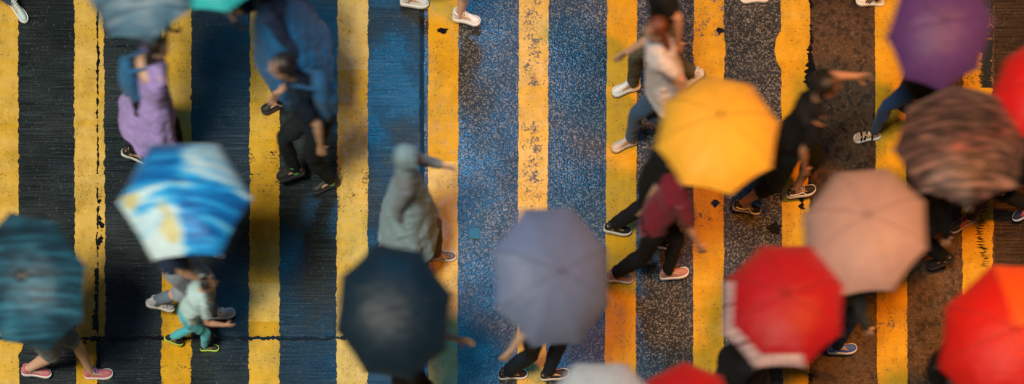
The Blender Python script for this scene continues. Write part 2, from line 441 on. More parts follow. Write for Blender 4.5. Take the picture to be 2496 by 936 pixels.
def fuse(name, bm, mat, parent, voxel, smooth=2, folds=0.0, fold_size=.12, ratio=1.0):
    """merge closed shapes into ONE continuous surface"""
    me = bpy.data.meshes.new('tmp'); bmesh.ops.recalc_face_normals(bm, faces=bm.faces); bm.to_mesh(me); bm.free()
    ob = bpy.data.objects.new('tmp', me); COL.objects.link(ob)
    md = ob.modifiers.new('r', 'REMESH'); md.mode = 'VOXEL'; md.voxel_size = voxel; md.use_smooth_shade = True
    if smooth:
        s = ob.modifiers.new('s', 'SMOOTH'); s.iterations = smooth; s.factor = .5
    if folds:
        d = ob.modifiers.new('d', 'DISPLACE'); d.texture = cloud(fold_size); d.strength = folds; d.mid_level = .5; d.texture_coords = 'LOCAL'
        d2 = ob.modifiers.new('d2', 'DISPLACE'); d2.texture = cloud(fold_size * .35); d2.strength = folds * .35; d2.mid_level = .5; d2.texture_coords = 'LOCAL'
    if ratio < 1:
        q = ob.modifiers.new('q', 'DECIMATE'); q.ratio = ratio
    dg = bpy.context.evaluated_depsgraph_get()
    res = bpy.data.meshes.new_from_object(ob.evaluated_get(dg))
    bpy.data.objects.remove(ob); bpy.data.meshes.remove(me)
    res.materials.clear(); res.materials.append(mat)
    res.polygons.foreach_set('use_smooth', [True] * len(res.polygons)); res.name = name
    return link(bpy.data.objects.new(name, res), parent)
def ik(a, b, l1, l2, pole):
    d = b - a; L = d.length
    mx = (l1 + l2) * .998
    if L > mx: b = a + d * (mx / L); d = b - a; L = mx
    t = (l1 * l1 - l2 * l2 + L * L) / (2 * L)
    h = math.sqrt(max(0, l1 * l1 - t * t))
    u = d.normalized(); p = perp(u, pole)
    return a + u * t + p * h, b

UPZ = V((0, 0, 1))
# ------------------------------------------------------------------ SHOES
def loft(bm, rings, close=True):
    rs = [[bm.verts.new(p) for p in r] for r in rings]; n = len(rs[0])
    for a, b in zip(rs, rs[1:]):
        for j in range(n): bm.faces.new((a[j], a[(j + 1) % n], b[(j + 1) % n], b[j]))
    if close: bm.faces.new(list(reversed(rs[0]))); bm.faces.new(rs[-1])
SH_X = [-.078, -.070, -.05, -.02, .02, .06, .10, .14, .17, .19, .198]
SH_W = [.012, .026, .033, .034, .033, .036, .042, .044, .038, .024, .008]
SH_B = [0, .001, .001, .001, -.002, -.003, -.002, .002, .004, .004, .003]   # sideways curve
SH_H = [.045, .066, .078, .080, .082, .074, .058, .045, .038, .030, .022]
def shoe(root, frame, s, kind, mirror):
    """frame = (origin under the ankle on the sole, toe direction, side, up). kind: dict(upper, sole, lace, accent)"""
    o, d, w, u = frame
    m = -1 if mirror else 1
    def P(x, y, z): return o + (d * x + w * (y * m) + u * z) * s
    st = kind.get('style', 'sneaker')
    SOLE = .032 if st in ('sneaker', 'chunky') else .024
    if st == 'chunky': SOLE = .038
    # upper
    up = bmesh.new()
    rings = []
    for i, x in enumerate(SH_X):
        ww, hh, bb = SH_W[i], SH_H[i], SH_B[i]
        hb = SOLE * .75
        ring = []
        for j in range(16):
            a = 2 * math.pi * j / 16
            ca, sa = math.cos(a), math.sin(a)
            y = bb + ww * (abs(ca) ** .8) * (1 if ca > 0 else -1) * (1 - .28 * max(0, sa))
            z = hb + (hh if sa > 0 else .006) * (abs(sa) ** .9) * (1 if sa > 0 else -1)
            ring.append(P(x, y, z))
        rings.append(ring)
    loft(up, rings)
    # collar and tongue
    for k in range(14):
        a0 = 2 * math.pi * k / 14; a1 = 2 * math.pi * (k + 1) / 14
        p = P(-.014 + .040 * math.cos(a0), .030 * math.sin(a0), .100 + .010 * math.cos(a0 + 2.6))
        q = P(-.014 + .040 * math.cos(a1), .030 * math.sin(a1), .100 + .010 * math.cos(a1 + 2.6))
        tube(up, [p, q], [.0075 * s] * 2, seg=8)
        tube(up, [P(-.014 + .036 * math.cos(a0), .028 * math.sin(a0), .06), p], [.009 * s, .007 * s], seg=6)
    tube(up, [P(.075, 0, .085), P(.045, 0, .108), P(.028, 0, .128)], [(.022 * s, .006 * s)] * 2 + [(.020 * s, .005 * s)], side=w)
    if st == 'chunky': tube(up, [P(-.066, 0, .06), P(-.072, 0, .118)], [(.014 * s, .008 * s), (.010 * s, .006 * s)], side=w)
    shoe_o = fuse('shoe', up, kind['upper'], root, .0036, 2)
    # sole: follows the outline with a lip
    sb = bmesh.new(); n = len(SH_X)
    def outline(z, grow):
        L = []
        for i in range(n): L.append(P(SH_X[i] * 1.03, SH_B[i] + SH_W[i] * grow + .003, z + (.010 * max(0, (SH_X[i] - .15) / .05) if z < .01 else 0)))
        for i in reversed(range(n)): L.append(P(SH_X[i] * 1.03, SH_B[i] - SH_W[i] * grow - .003, z + (.010 * max(0, (SH_X[i] - .15) / .05) if z < .01 else 0)))
        return L
    loft(sb, [outline(.001, .93), outline(.008, 1.06), outline(SOLE * .8, 1.10), outline(SOLE, 1.03)])
    mesh_obj('sole', sb, kind['sole'], shoe_o, smooth=False)
    if kind.get('outsole'):
        sb = bmesh.new(); loft(sb, [outline(-.004, .9), outline(-.001, 1.1), outline(.011, 1.13), outline(.014, 1.02)])
        mesh_obj('outsole', sb, kind['outsole'], shoe_o, smooth=False)
    if kind.get('lace'):
        lb = bmesh.new()
        for k in range(5):
            x = .050 + .016 * k; z = .106 - .0125 * k
            tube(lb, [P(x, -.026, z - .010), P(x + .004, -.010, z + .006), P(x + .004, .010, z + .006), P(x, .026, z - .010)], [.0034 * s] * 4, seg=6)
            tube(lb, [P(x, -.024, z - .008), P(x + .014, .022, z - .014)], [.003 * s] * 2, seg=6)
        for sg in (-1, 1): tube(lb, [P(.045, 0, .116), P(.040, sg * .022, .130), P(.050, sg * .034, .118), P(.056, sg * .012, .112)], [.003 * s] * 4, seg=6)
        mesh_obj('laces', lb, kind['lace'], shoe_o)
    if kind.get('stripes'):
        for k in range(3):
            for sg in (-1, 1):
                b3 = bmesh.new()
                x = .055 + .020 * k
                tube(b3, [P(x + .014, sg * .034, .036), P(x + .005, sg * .036, .056), P(x - .004, sg * .028, .076)], [(.0055 * s, .006 * s)] * 3, side=d, seg=8)
                mesh_obj('side_stripe', b3, kind['stripes'], shoe_o)
    if kind.get('wave'):
        for sg in (-1, 1):
            b3 = bmesh.new()
            pts = [(-.055, .034, .060), (-.02, .036, .050), (.02, .037, .050), (.05, .038, .066), (.075, .036, .066), (.085, .040, .048), (.105, .044, .040)]
            tube(b3, [P(a, sg * b, c) for a, b, c in pts], [.005 * s] * len(pts), seg=8)
            mesh_obj('side_band', b3, kind['wave'], shoe_o)
    return shoe_o
def sandal(root, frame, s, kind, mirror):
    o, d, w, u = frame; m = -1 if mirror else 1
    def P(x, y, z): return o + (d * x + w * (y * m) + u * z) * s
    sb = bmesh.new(); n = len(SH_X)
    def outline(z, grow):
        return [P(SH_X[i] * 1.0, SH_B[i] + SH_W[i] * grow + .004, z) for i in range(n)] + [P(SH_X[i] * 1.0, SH_B[i] - SH_W[i] * grow - .004, z) for i in reversed(range(n))]
    loft(sb, [outline(.0, .95), outline(.01, 1.1), outline(.024, 1.1), outline(.028, 1.0)])
    sole = mesh_obj('sandal', sb, kind['sole'], root, smooth=False)
    for x, zz, tilt in ((.125, .062, .0), (.075, .078, .02), (.035, .09, -.02)):
        b = bmesh.new()
        pts = []
        for k in range(9):
            a = math.pi * k / 8
            pts.append(P(x + tilt * math.cos(a), (.045 if x > .1 else .040) * math.cos(a), .022 + (zz - .022) * math.sin(a) ** .7))
        tube(b, pts, [(.011 * s, .004 * s)] * 9, side=d, seg=8)
        st = mesh_obj('strap', b, kind['strap'], sole)
    b = bmesh.new(); tube(b, [P(.078, .012, .083), P(.078, .026, .080)], [(.010 * s, .004 * s)] * 2, side=d)
    mesh_obj('buckle', b, kind['buckle'], sole)
    return sole

# ------------------------------------------------------------------ PEOPLE
def person(label, at, heading, feet, height=1.70, skin=SK, shirt=None, legs=None, shoes=None, hair=(.015, .011, .01), hair_style='short',
           lean=.05, turn=0, grip=None, grip_hand=1, arms=None, sleeve='short', lower='trousers', extra=None, name='person', hood=None, coat=None, bag=None, female=False, socks=None, look=None):
    """feet: ((px,py,lift,pitch),(...)) right foot first; at = pelvis over the ground (px,py); heading in degrees, 0 = towards +x"""
    s = height / 1.72
    f = V((math.cos(R(heading)), math.sin(R(heading)), 0)); r = V((f.y, -f.x, 0))
    base = ground(*at); root = empty(name, base)
    tag(root, label, 'person', 'people crossing the road')
    A = []
    for i, ft in enumerate(feet):
        p = ground(ft[0], ft[1]) - base
        fa = ft[4] if len(ft) > 4 else heading
        fd = V((math.cos(R(fa)), math.sin(R(fa)), 0)); fw = V((fd.y, -fd.x, 0))
        pit = R(ft[3]); d = fd * math.cos(pit) - UPZ * math.sin(pit); u = UPZ * math.cos(pit) + fd * math.sin(pit)
        # p is the middle of the sole; origin under ankle
        o = p - d * .06 * s + UPZ * (.008 + ft[2])
        if pit > 0: o = p + fd * .1 * s - d * .16 * s + UPZ * (.008 + ft[2])   # pivots on the ball of the foot
        A.append(dict(o=o, d=d, w=fw, u=u, ankle=o + u * .085 * s))
    # pelvis height so that both legs reach
    pz = .93 * s
    for i, sg in enumerate((1, -1)):
        h = A[i]['ankle']; hx = (r * .09 * s * sg)
        hd = math.hypot(h.x - hx.x, h.y - hx.y)
        pz = min(pz, h.z + math.sqrt(max(.05, (.835 * s) ** 2 - hd * hd)))
    P = V((0, 0, pz)) ; ln = V((f.x, f.y, 0)) * lean
    rt = (r * math.cos(R(turn)) + f * math.sin(R(turn))).normalized()       # shoulder line twist
    waist = P + UPZ * .12 * s + ln * .5; chest = P + UPZ * .33 * s + ln * 2.6; neck = P + UPZ * .535 * s + ln * 4.2
    headc = neck + UPZ * .135 * s + f * .025 * s + ln * 1.0
    lf = look if look is not None else heading
    hf = V((math.cos(R(lf)), math.sin(R(lf)), 0)); hr = V((hf.y, -hf.x, 0))
    sw = (.165 if female else .185) * s
    hips, knees, ank = [], [], []
    for i, sg in enumerate((1, -1)):
        h = P + r * .088 * s * sg - UPZ * .02
        k, a = ik(h, A[i]['ankle'], .43 * s, .42 * s, f + V((0, 0, .02)))
        hips.append(h); knees.append(k); ank.append(a)
    SHD = [neck - UPZ * .045 * s + rt * sw * sg for sg in (1, -1)]
    EL, WR, HD = [], [], []
    arms = arms or {}
    for i, sg in enumerate((1, -1)):
        if grip is not None and (grip_hand == sg):
            gp, gax = grip[0] - base, grip[1]
            to = (gp - SHD[i]); hd_ = perp(gax, to)
            wr = gp - hd_ * .075 * s
            el, wr2 = ik(SHD[i], wr, .285 * s, .25 * s, -UPZ * 1.0 + r * sg * .5 - f * .2)
            if (wr2 - wr).length > .03: print('REACH', label[:40], round((wr2 - wr).length, 3))
            EL.append(el); WR.append(wr2); HD.append((hd_, gax, .95))
        else:
            sp = arms.get(sg, (.20 * sg * (1 if i == 0 else 1), .06, -.52))      # (forward, outward, up) of the wrist from the shoulder
            wr = SHD[i] + (f * sp[0] + rt * sg * sp[1] + UPZ * sp[2]) * s
            el, wr2 = ik(SHD[i], wr, .285 * s, .25 * s, -f + r * sg * .35 - UPZ * .2)
            EL.append(el); WR.append(wr2); dd = (wr2 - el).normalized(); HD.append((dd, perp(dd, f), .35))
    # ---- body, one surface
    bm = bmesh.new()
    tube(bm, [P - UPZ * .05 * s, P + UPZ * .03 * s, waist, chest - UPZ * .04 * s, chest + UPZ * .10 * s, neck - UPZ * .03 * s],
         [(.145 * s, .10 * s), (.155 * s, .105 * s), (.122 * s, .09 * s), (.145 * s, .105 * s), (.150 * s, .095 * s), (.07 * s, .06 * s)], side=rt, seg=24)
    tube(bm, [neck - UPZ * .06 * s, neck + UPZ * .03 * s, headc - UPZ * .03 * s], [.062 * s, .052 * s, .05 * s])
    ball(bm, headc + UPZ * .015 * s, .074 * s, .092 * s, .098 * s, (hr, hf, UPZ), 24)                      # cranium
    ball(bm, headc - UPZ * .045 * s + hf * .022 * s, .056 * s, .062 * s, .068 * s, (hr, hf, UPZ), 20)     # jaw
    fx = headc + hf * .088 * s
    tube(bm, [fx + UPZ * .010 * s - hf * .004, fx - UPZ * .018 * s + hf * .016 * s], [.008 * s, .013 * s], seg=10)   # nose
    tube(bm, [fx + UPZ * .030 * s - hf * .012 + hr * .04 * s, fx + UPZ * .033 * s - hf * .002, fx + UPZ * .030 * s - hf * .012 - hr * .04 * s], [.008 * s] * 3, seg=8)  # brow
    tube(bm, [fx - UPZ * .050 * s - hf * .012 + hr * .020 * s, fx - UPZ * .050 * s - hf * .002, fx - UPZ * .050 * s - hf * .012 - hr * .020 * s], [.0075 * s] * 3, seg=8)  # lips
    for sg in (1, -1):
        ball(bm, headc + hr * sg * .076 * s - UPZ * .004 * s - hf * .008 * s, .012 * s, .019 * s, .031 * s, (hr, hf, UPZ), 12)  # ears
    for i, sg in enumerate((1, -1)):
        h, k, a = hips[i], knees[i], ank[i]
        tube(bm, [h + UPZ * .03, h.lerp(k, .3), h.lerp(k, .8), k, k.lerp(a, .28), k.lerp(a, .62), a, a - A[i]['u'] * .03],
             [.088 * s, .082 * s, .060 * s, .054 * s, .058 * s, .045 * s, .036 * s, .036 * s])
        o, d, w, u = A[i]['o'], A[i]['d'], A[i]['w'], A[i]['u']; bare = shoes[i].get('style') == 'sandal'
        z0 = .028 if bare else .04
        tube(bm, [o - d * .045 * s + u * (z0 + .032) * s, o + u * (z0 + .036) * s, o + d * .06 * s + u * (z0 + .028) * s, o + d * .12 * s + u * (z0 + .012) * s],
             [(.026 * s, .028 * s), (.03 * s, .034 * s), (.032 * s, .026 * s), (.034 * s, .014 * s)], side=w)
        if bare:
            for q in range(5):
                yy = (-.030 + .015 * q) * (1 if i == 0 else 1) * s * -sg
                ll = (.062, .058, .052, .045, .036)[q] * s
                b0 = o + d * .125 * s + w * yy + u * .040 * s
                tube(bm, [b0, b0 + d * ll * .6 + u * .003, b0 + d * ll - u * .005], [.0085 * s, .008 * s, .0085 * s if q else .011 * s], seg=10)
        S_, E, W = SHD[i], EL[i], WR[i]
        tube(bm, [S_ - rt * sg * .05 * s - UPZ * .01, S_, S_.lerp(E, .35), E, E.lerp(W, .25), E.lerp(W, .7), W],
             [.052 * s, .054 * s, .046 * s, .038 * s, .041 * s, .031 * s, (.028 * s, .021 * s)])
        # hand
        hd_, ax, curl = HD[i]
        nrm = perp(hd_, rt * -sg) if curl < .5 else hd_.cross(ax).normalized() * (1 if sg < 0 else -1)
        ax2 = hd_.cross(nrm).normalized() if curl < .5 else ax
        off = -nrm * (.026 * s if curl > .5 else 0)
        p0 = W + off * .5; p1 = W + hd_ * .085 * s + off
        tube(bm, [p0, p0.lerp(p1, .5), p1], [(.026 * s, .018 * s), (.038 * s, .016 * s), (.040 * s, .013 * s)], side=ax2)
        for q in range(4):
            b0 = p1 + ax2 * (.0335 - .0225 * q) * s - hd_ * .004
            L = (.070, .078, .073, .058)[q] * s
            c1 = R(25 + 75 * curl); c2 = R(45 + 120 * curl)
            if curl < .5: c1, c2 = R(14), R(38)
            e1 = b0 + (hd_ * math.cos(c1 * .5) + nrm * math.sin(c1 * .5)) * L * .45
            e2 = e1 + (hd_ * math.cos(c1) + nrm * math.sin(c1)) * L * .32
            e3 = e2 + (hd_ * math.cos(c2) + nrm * math.sin(c2)) * L * .30
            tube(bm, [b0, e1, e2, e3], [.0092 * s, .0086 * s, .0080 * s, .0070 * s], seg=10)
        t0 = p0.lerp(p1, .3) + ax2 * .032 * s; t1 = t0 + (hd_ * .6 + ax2 * .55 + nrm * .5).normalized() * .038 * s
        t2 = t1 + (hd_ * .75 + nrm * (.65 if curl < .5 else .9)).normalized() * .034 * s
        tube(bm, [t0 - ax2 * .012 * s, t1, t2], [.014 * s, .0115 * s, .009 * s], seg=10)
    fuse('body', bm, m_skin(skin), root, .0068, 1)
    for sg in (1, -1):
        eb = bmesh.new(); ball(eb, fx + hr * sg * .031 * s + UPZ * .014 * s - hf * .010 * s, .012 * s, .010 * s, .009 * s, (hr, hf, UPZ), 12)
        mesh_obj('eye', eb, M_EYE, root)
    # ---- shoes
    for i in (0, 1):
        fr = (A[i]['o'], A[i]['d'], A[i]['w'], A[i]['u'])
        (sandal if shoes[i].get('style') == 'sandal' else shoe)(root, fr, s, shoes[i], i == 1)
        if socks:
            b = bmesh.new(); a = ank[i]; k = knees[i]
            hgt = socks[1]
            tube(b, [a - A[i]['u'] * .03, a, a.lerp(k, hgt * .5), a.lerp(k, hgt)], [.043 * s, .042 * s, .045 * s + .01 * hgt, .05 * s + .012 * hgt])
            mesh_obj('sock', b, socks[0], root)
    # ---- lower clothing
    if lower:
        b = bmesh.new()
        tube(b, [P - UPZ * .06 * s, P + UPZ * .04 * s, waist + UPZ * .01], [(.165 * s, .125 * s), (.172 * s, .125 * s), (.145 * s, .11 * s)], side=rt, seg=24)
        for i in (0, 1):
            h, k, a = hips[i], knees[i], ank[i]
            if lower == 'trousers':
                tube(b, [h, h.lerp(k, .3), h.lerp(k, .8), k, k.lerp(a, .3), k.lerp(a, .93)], [.104 * s, .100 * s, .080 * s, .074 * s, .074 * s, .058 * s])
            elif lower == 'leggings':
                tube(b, [h, h.lerp(k, .3), h.lerp(k, .8), k, k.lerp(a, .3), k.lerp(a, .95)], [.100 * s, .092 * s, .068 * s, .062 * s, .066 * s, .045 * s])
            elif lower in ('shorts', 'capri'):
                q = .86 if lower == 'shorts' else 1.0
                tube(b, [h, h.lerp(k, .35), h.lerp(k, q)], [.108 * s, .108 * s, .100 * s])
                if lower == 'capri': tube(b, [k, k.lerp(a, .4)], [.098 * s, .080 * s])
        fuse(lower if lower != 'capri' else 'trousers', b, legs, root, .0095, 2, .028, .13)
    # ---- upper clothing
    if shirt:
        b = bmesh.new()
        hem = P - UPZ * .045 * s
        tube(b, [hem, waist, chest - UPZ * .04 * s, chest + UPZ * .10 * s, neck - UPZ * .035 * s, neck - UPZ * .005 * s],
             [(.182 * s, .140 * s), (.165 * s, .128 * s), (.170 * s, .128 * s), (.168 * s, .112 * s), (.095 * s, .082 * s), (.068 * s, .064 * s)], side=rt, seg=28)
        for i, sg in enumerate((1, -1)):
            S_, E, W = SHD[i], EL[i], WR[i]
            if sleeve == 'short': tube(b, [S_ - rt * sg * .06 * s, S_, S_.lerp(E, .35), S_.lerp(E, .62)], [.07 * s, .074 * s, .070 * s, .068 * s])
            elif sleeve == 'long': tube(b, [S_ - rt * sg * .06 * s, S_, S_.lerp(E, .4), E, E.lerp(W, .3), E.lerp(W, .93)], [.07 * s, .074 * s, .066 * s, .058 * s, .056 * s, .042 * s])
        fuse('shirt' if not coat else 'jacket', b, shirt, root, .0095, 2, .034, .15)
    if coat:        # a long outer layer: (material, hem height, hem half-width, colour of nothing else)
        cm, hemz, hw, nm = coat
        b = bmesh.new()
        top = neck - UPZ * .03 * s
        mid = V((0, 0, hemz)).lerp(top, .5)
        nseg = 36; rings = []
        for q in range(15):
            t = q / 14
            c = V((0, 0, hemz)).lerp(top, t) - f * .03 * (1 - t)
            if nm == 'poncho': ww = hw * (1 - t) ** .75 + .07 * s; dd_ = hw * .72 * (1 - t) ** .75 + .065 * s
            else:
                ww = .205 * s + (hw - .205 * s) * max(0, 1 - t * 1.5) if t < .88 else .205 * s * (1 - (t - .88) / .12) + .08 * s * ((t - .88) / .12)
                dd_ = ww * .72
            ring = []
            for j in range(nseg):
                a = 2 * math.pi * j / nseg
                fl = 1 + .05 * (1 - t) * math.sin(a * 7 + 2.1 * math.sin(a)) + .03 * (1 - t) * math.sin(a * 3 + 1)
                ring.append(c + rt * ww * fl * math.cos(a) + f * dd_ * fl * math.sin(a) - UPZ * .03 * (1 - t) * math.sin(a * 2 + .6))
            rings.append(ring)
        loft(b, rings)
        if nm in ('raincoat', 'coat'):
            for i, sg in enumerate((1, -1)):
                S_, E, W = SHD[i], EL[i], WR[i]
                tube(b, [S_ - rt * sg * .06 * s, S_, S_.lerp(E, .4), E, E.lerp(W, .3), E.lerp(W, .93)], [.085 * s, .090 * s, .082 * s, .075 * s, .072 * s, .062 * s])
        elif nm == 'dress':
            for i, sg in enumerate((1, -1)):
                S_, E, W = SHD[i], EL[i], WR[i]
                tube(b, [S_ - rt * sg * .06 * s, S_, S_.lerp(E, .6)], [.085 * s, .085 * s, .085 * s])
        fuse(nm, b, cm, root, .011, 2, .05, .16)
    if hood:
        b = bmesh.new()
        ball(b, headc + UPZ * .018 * s - hf * .018 * s, .105 * s, .118 * s, .125 * s, (hr, hf, UPZ), 24)
        tube(b, [neck - UPZ * .02 * s, headc - UPZ * .05 * s - hf * .03 * s], [.10 * s, .085 * s])
        for q in range(10):        # open brim round the face
            a0 = math.pi * (-.15 + 1.3 * q / 10); a1 = math.pi * (-.15 + 1.3 * (q + 1) / 10)
            pp = [headc + hf * .075 * s + hr * .088 * s * math.cos(a) + UPZ * (.105 * math.sin(a) + .02) * s for a in (a0, a1)]
            tube(b, pp, [.014 * s] * 2, seg=8)
        fuse('hood', b, hood, root, .008, 2, .015, .08)
    else:
        b = bmesh.new()
        ball(b, headc + UPZ * .032 * s - hf * .018 * s, .085 * s, .098 * s, .094 * s, (hr, hf, UPZ), 24)
        ball(b, headc - UPZ * .01 * s - hf * .045 * s, .078 * s, .066 * s, .085 * s, (hr, hf, UPZ), 20)
        if hair_style == 'long':
            tube(b, [headc + UPZ * .03 * s - hf * .04 * s, headc - UPZ * .08 * s - hf * .075 * s, neck - UPZ * .10 * s - f * .10 * s, neck - UPZ * .20 * s - f * .125 * s],
                 [(.078 * s, .055 * s), (.088 * s, .045 * s), (.085 * s, .035 * s), (.05 * s, .02 * s)], side=hr)
        hm = m_plain('hair', hair, .45, var=.5, s=90)
        fuse('hair', b, hm, root, .008, 1, .014, .03)
    if bag == 'backpack' or (isinstance(bag, tuple) and bag[0] == 'backpack'):
        bmt = bag[1]
        b = bmesh.new()
        c = chest - f * (.19 * s) - UPZ * .04 * s
        tube(b, [c - UPZ * .19 * s, c - UPZ * .10 * s, c + UPZ * .08 * s, c + UPZ * .17 * s], [(.12 * s, .075 * s), (.14 * s, .09 * s), (.135 * s, .085 * s), (.09 * s, .06 * s)], side=rt, seg=20)
        tube(b, [c - UPZ * .13 * s - f * .09 * s, c - f * .09 * s], [(.10 * s, .03 * s)] * 2, side=rt)
        for sg in (1, -1):
            tube(b, [c + rt * sg * .07 * s + UPZ * .15 * s, neck + rt * sg * .09 * s + UPZ * .02 * s - f * .02, chest + rt * sg * .10 * s + f * .14 * s, c + rt * sg * .12 * s - UPZ * .12 * s], [(.022 * s, .008 * s)] * 4, side=rt)
        bo = fuse('backpack', b, bmt, None, .009, 1, .02, .1)
        bo.location = base
        tag(bo, bag[2], 'backpack')
    return root

# ------------------------------------------------------------------ UMBRELLAS
def umbrella(label, at, z, radius, n, tilt_dir, tilt, mats, panel_mat=None, rot=0, depth=.42, shaft=.74, handle='hook', grip_side=None):
    """at = image spot of the crown; tilt_dir degrees (0 = +x), the crown leans that way; returns (grip point, axis)"""
    top = spot(at[0], at[1], z)
    td = V((math.cos(R(tilt_dir)), math.sin(R(tilt_dir)), 0))
    ax = (UPZ * math.cos(R(tilt)) + td * math.sin(R(tilt))).normalized()
    q = UPZ.rotation_difference(ax)
    root = empty('umbrella', top, q)
    tag(root, label, 'umbrella', 'umbrellas over the crossing')
    a_ = R(60); Dp = radius * depth
    def rib(t): return radius * math.sin(a_ * t) / math.sin(a_), -Dp * (1 - math.cos(a_ * t)) / (1 - math.cos(a_))
    bm = bmesh.new(); K = 14; Mx = 8
    sd = at[0] * .013
    RJ = [(1 + .045 * noise.noise(V((i * 2.3, sd, 1))), .05 * noise.noise(V((i * 1.9, sd, 7)))) for i in range(n)]
    def bent(i, t, a, dz=0.0):
        rr, zz = rib(t); j = RJ[i % n]; q = t * t
        return V((rr * (1 + (j[0] - 1) * q) * math.cos(a), rr * (1 + (j[0] - 1) * q) * math.sin(a), zz + j[1] * q + dz))
    for i in range(n):
        a0 = 2 * math.pi * i / n + R(rot); a1 = 2 * math.pi * (i + 1) / n + R(rot)
        grid = []
        for k in range(K + 1):
            row = []
            for j in range(Mx + 1):
                u = j / Mx; bow = 4 * u * (1 - u)
                t = (k / K) * (1 - .035 * bow * (k / K) ** 2)
                t = max(t, .012)
                p0 = bent(i, t, a0); p1 = bent(i + 1, t, a1)
                p = p0.lerp(p1, u)
                out = V((math.cos((a0 + a1) / 2), math.sin((a0 + a1) / 2), .6)).normalized()
                p += out * bow * .012 * math.sin(math.pi * min(1, t)) - out * bow * .004 * noise.noise(V((i * 3.1, t * 9, u * 4)))
                row.append(bm.verts.new(p))
            grid.append(row)
        for k in range(K):
            for j in range(Mx):
                fc = bm.faces.new((grid[k][j], grid[k + 1][j], grid[k + 1][j + 1], grid[k][j + 1]))
                fc.material_index = panel_mat(i, k / K) if panel_mat else 0
    # stitched seams over the ribs
    sb = bmesh.new()
    for i in range(n):
        a = 2 * math.pi * i / n + R(rot)
        tube(sb, [bent(i, .03 + .97 * k / 10, a, .0015) for k in range(11)], [.0022] * 11, seg=6)
    # underside so the cloth has thickness
    g2 = bmesh.ops.duplicate(bm, geom=bm.faces[:] + bm.verts[:] + bm.edges[:])
    vs = [e for e in g2['geom'] if isinstance(e, bmesh.types.BMVert)]; fs = [e for e in g2['geom'] if isinstance(e, bmesh.types.BMFace)]
    for v in vs: v.co.z -= .0025
    bmesh.ops.reverse_faces(bm, faces=fs)
    cn = mesh_obj('canopy', bm, mats, root)
    mesh_obj('seam', sb, M_SEAM, cn)
    for i in range(n):
        a = 2 * math.pi * i / n + R(rot); b = bmesh.new()
        pts = []; 
        for k in range(9):
            pts.append(bent(i, .04 + .97 * k / 8, a, -.007))
        tube(b, pts, [.0028] * 9, seg=6)
        tip = bent(i, 1.0, a, -.002); dd = V((math.cos(a), math.sin(a), -.5)).normalized()
        tube(b, [tip - dd * .008, tip + dd * .016], [.0052, .0040], seg=8)
        tube(b, [V((0, 0, -.30)) + V((math.cos(a), math.sin(a), 0)) * .012, bent(i, .52, a, -.009)], [.0024] * 2, seg=6)
        mesh_obj('rib', b, M_CHROME, root)
    b = bmesh.new(); tube(b, [V((0, 0, .0)), V((0, 0, -shaft))], [.0065] * 2, seg=10); tube(b, [V((0, 0, -.285)), V((0, 0, -.33))], [.013] * 2, seg=12)
    mesh_obj('shaft', b, M_CHROME, root)
    b = bmesh.new(); tube(b, [V((0, 0, -.012)), V((0, 0, .008)), V((0, 0, .055))], [.018, .009, .005], seg=12)
    mesh_obj('ferrule', b, M_BLACK, root)
    b = bmesh.new()
    if handle == 'hook':
        pts = [V((0, 0, -shaft + .05)), V((0, 0, -shaft - .10))]
        for k in range(1, 9):
            t = math.pi * k / 8; pts.append(V((.035 - .035 * math.cos(t), 0, -shaft - .10 - .035 * math.sin(t))))
        tube(b, pts, [.0115] * len(pts), seg=10)
    else:
        tube(b, [V((0, 0, -shaft + .05)), V((0, 0, -shaft - .02)), V((0, 0, -shaft - .08))], [.012, .016, .014], seg=12)
    mesh_obj('handle', b, M_BLACK, root)
    return top - ax * (shaft - .0), ax

# shoe kinds -----------------------------------------------------------
W_ = m_plain('white rubber', (.72, .72, .72), .45); WL = m_plain('white leather', (.70, .72, .75), .4, bmp=.1)
BK = m_plain('black canvas', (.016, .016, .018), .6); GR = m_plain('grey canvas', (.16, .15, .16), .8)
PK = m_plain('pink knit', (.55, .16, .22), .7); LIME = m_plain('lime foam', (.50, .75, .12), .5); BLU = m_plain('blue laces', (.05, .13, .5), .6)
CREAM = m_plain('cream suede', (.55, .47, .42), .8); NV = m_plain('navy canvas', (.02, .03, .07), .6); HOT = m_plain('hot pink knit', (.7, .10, .16), .6)
LG = m_plain('light grey knit', (.42, .45, .50), .7); PALEBLUE = m_plain('pale blue foam', (.5, .6, .9), .5); DK = m_plain('dark rubber', (.03, .03, .035), .5)
GOLD = m_plain('gilt buckle', (.7, .45, .15), .3, metal=.9)
K_white = dict(upper=WL, sole=W_, lace=W_, style='sneaker')
K_bball = dict(upper=WL, sole=W_, outsole=BK, lace=W_, style='chunky')
K_cream = dict(upper=CREAM, sole=CREAM, outsole=DK, lace=CREAM, style='chunky')
K_pink = dict(upper=PK, sole=W_, lace=BLU)
K_black = dict(upper=BK, sole=DK, lace=BK, style='chunky')
K_blackw = dict(upper=BK, sole=W_, lace=None)
K_wave = dict(upper=GR, sole=W_, lace=W_, wave=W_)
K_waveb = dict(upper=BK, sole=W_, lace=W_, wave=W_)
K_stripe = dict(upper=LG, sole=W_, lace=LG, stripes=W_)
K_stripew = dict(upper=WL, sole=W_, lace=W_, stripes=DK)
K_lime = dict(upper=BK, sole=LIME, lace=BK, style='chunky')
K_run = dict(upper=NV, sole=PALEBLUE, lace=HOT, stripes=HOT)
K_sandal = dict(style='sandal', sole=m_plain('pale sandal sole', (.62, .58, .56), .6), strap=m_plain('black patent strap', (.012, .012, .014), .15), buckle=GOLD)

M_SEAM = m_plain('dark stitching', (.03, .03, .035), .7)
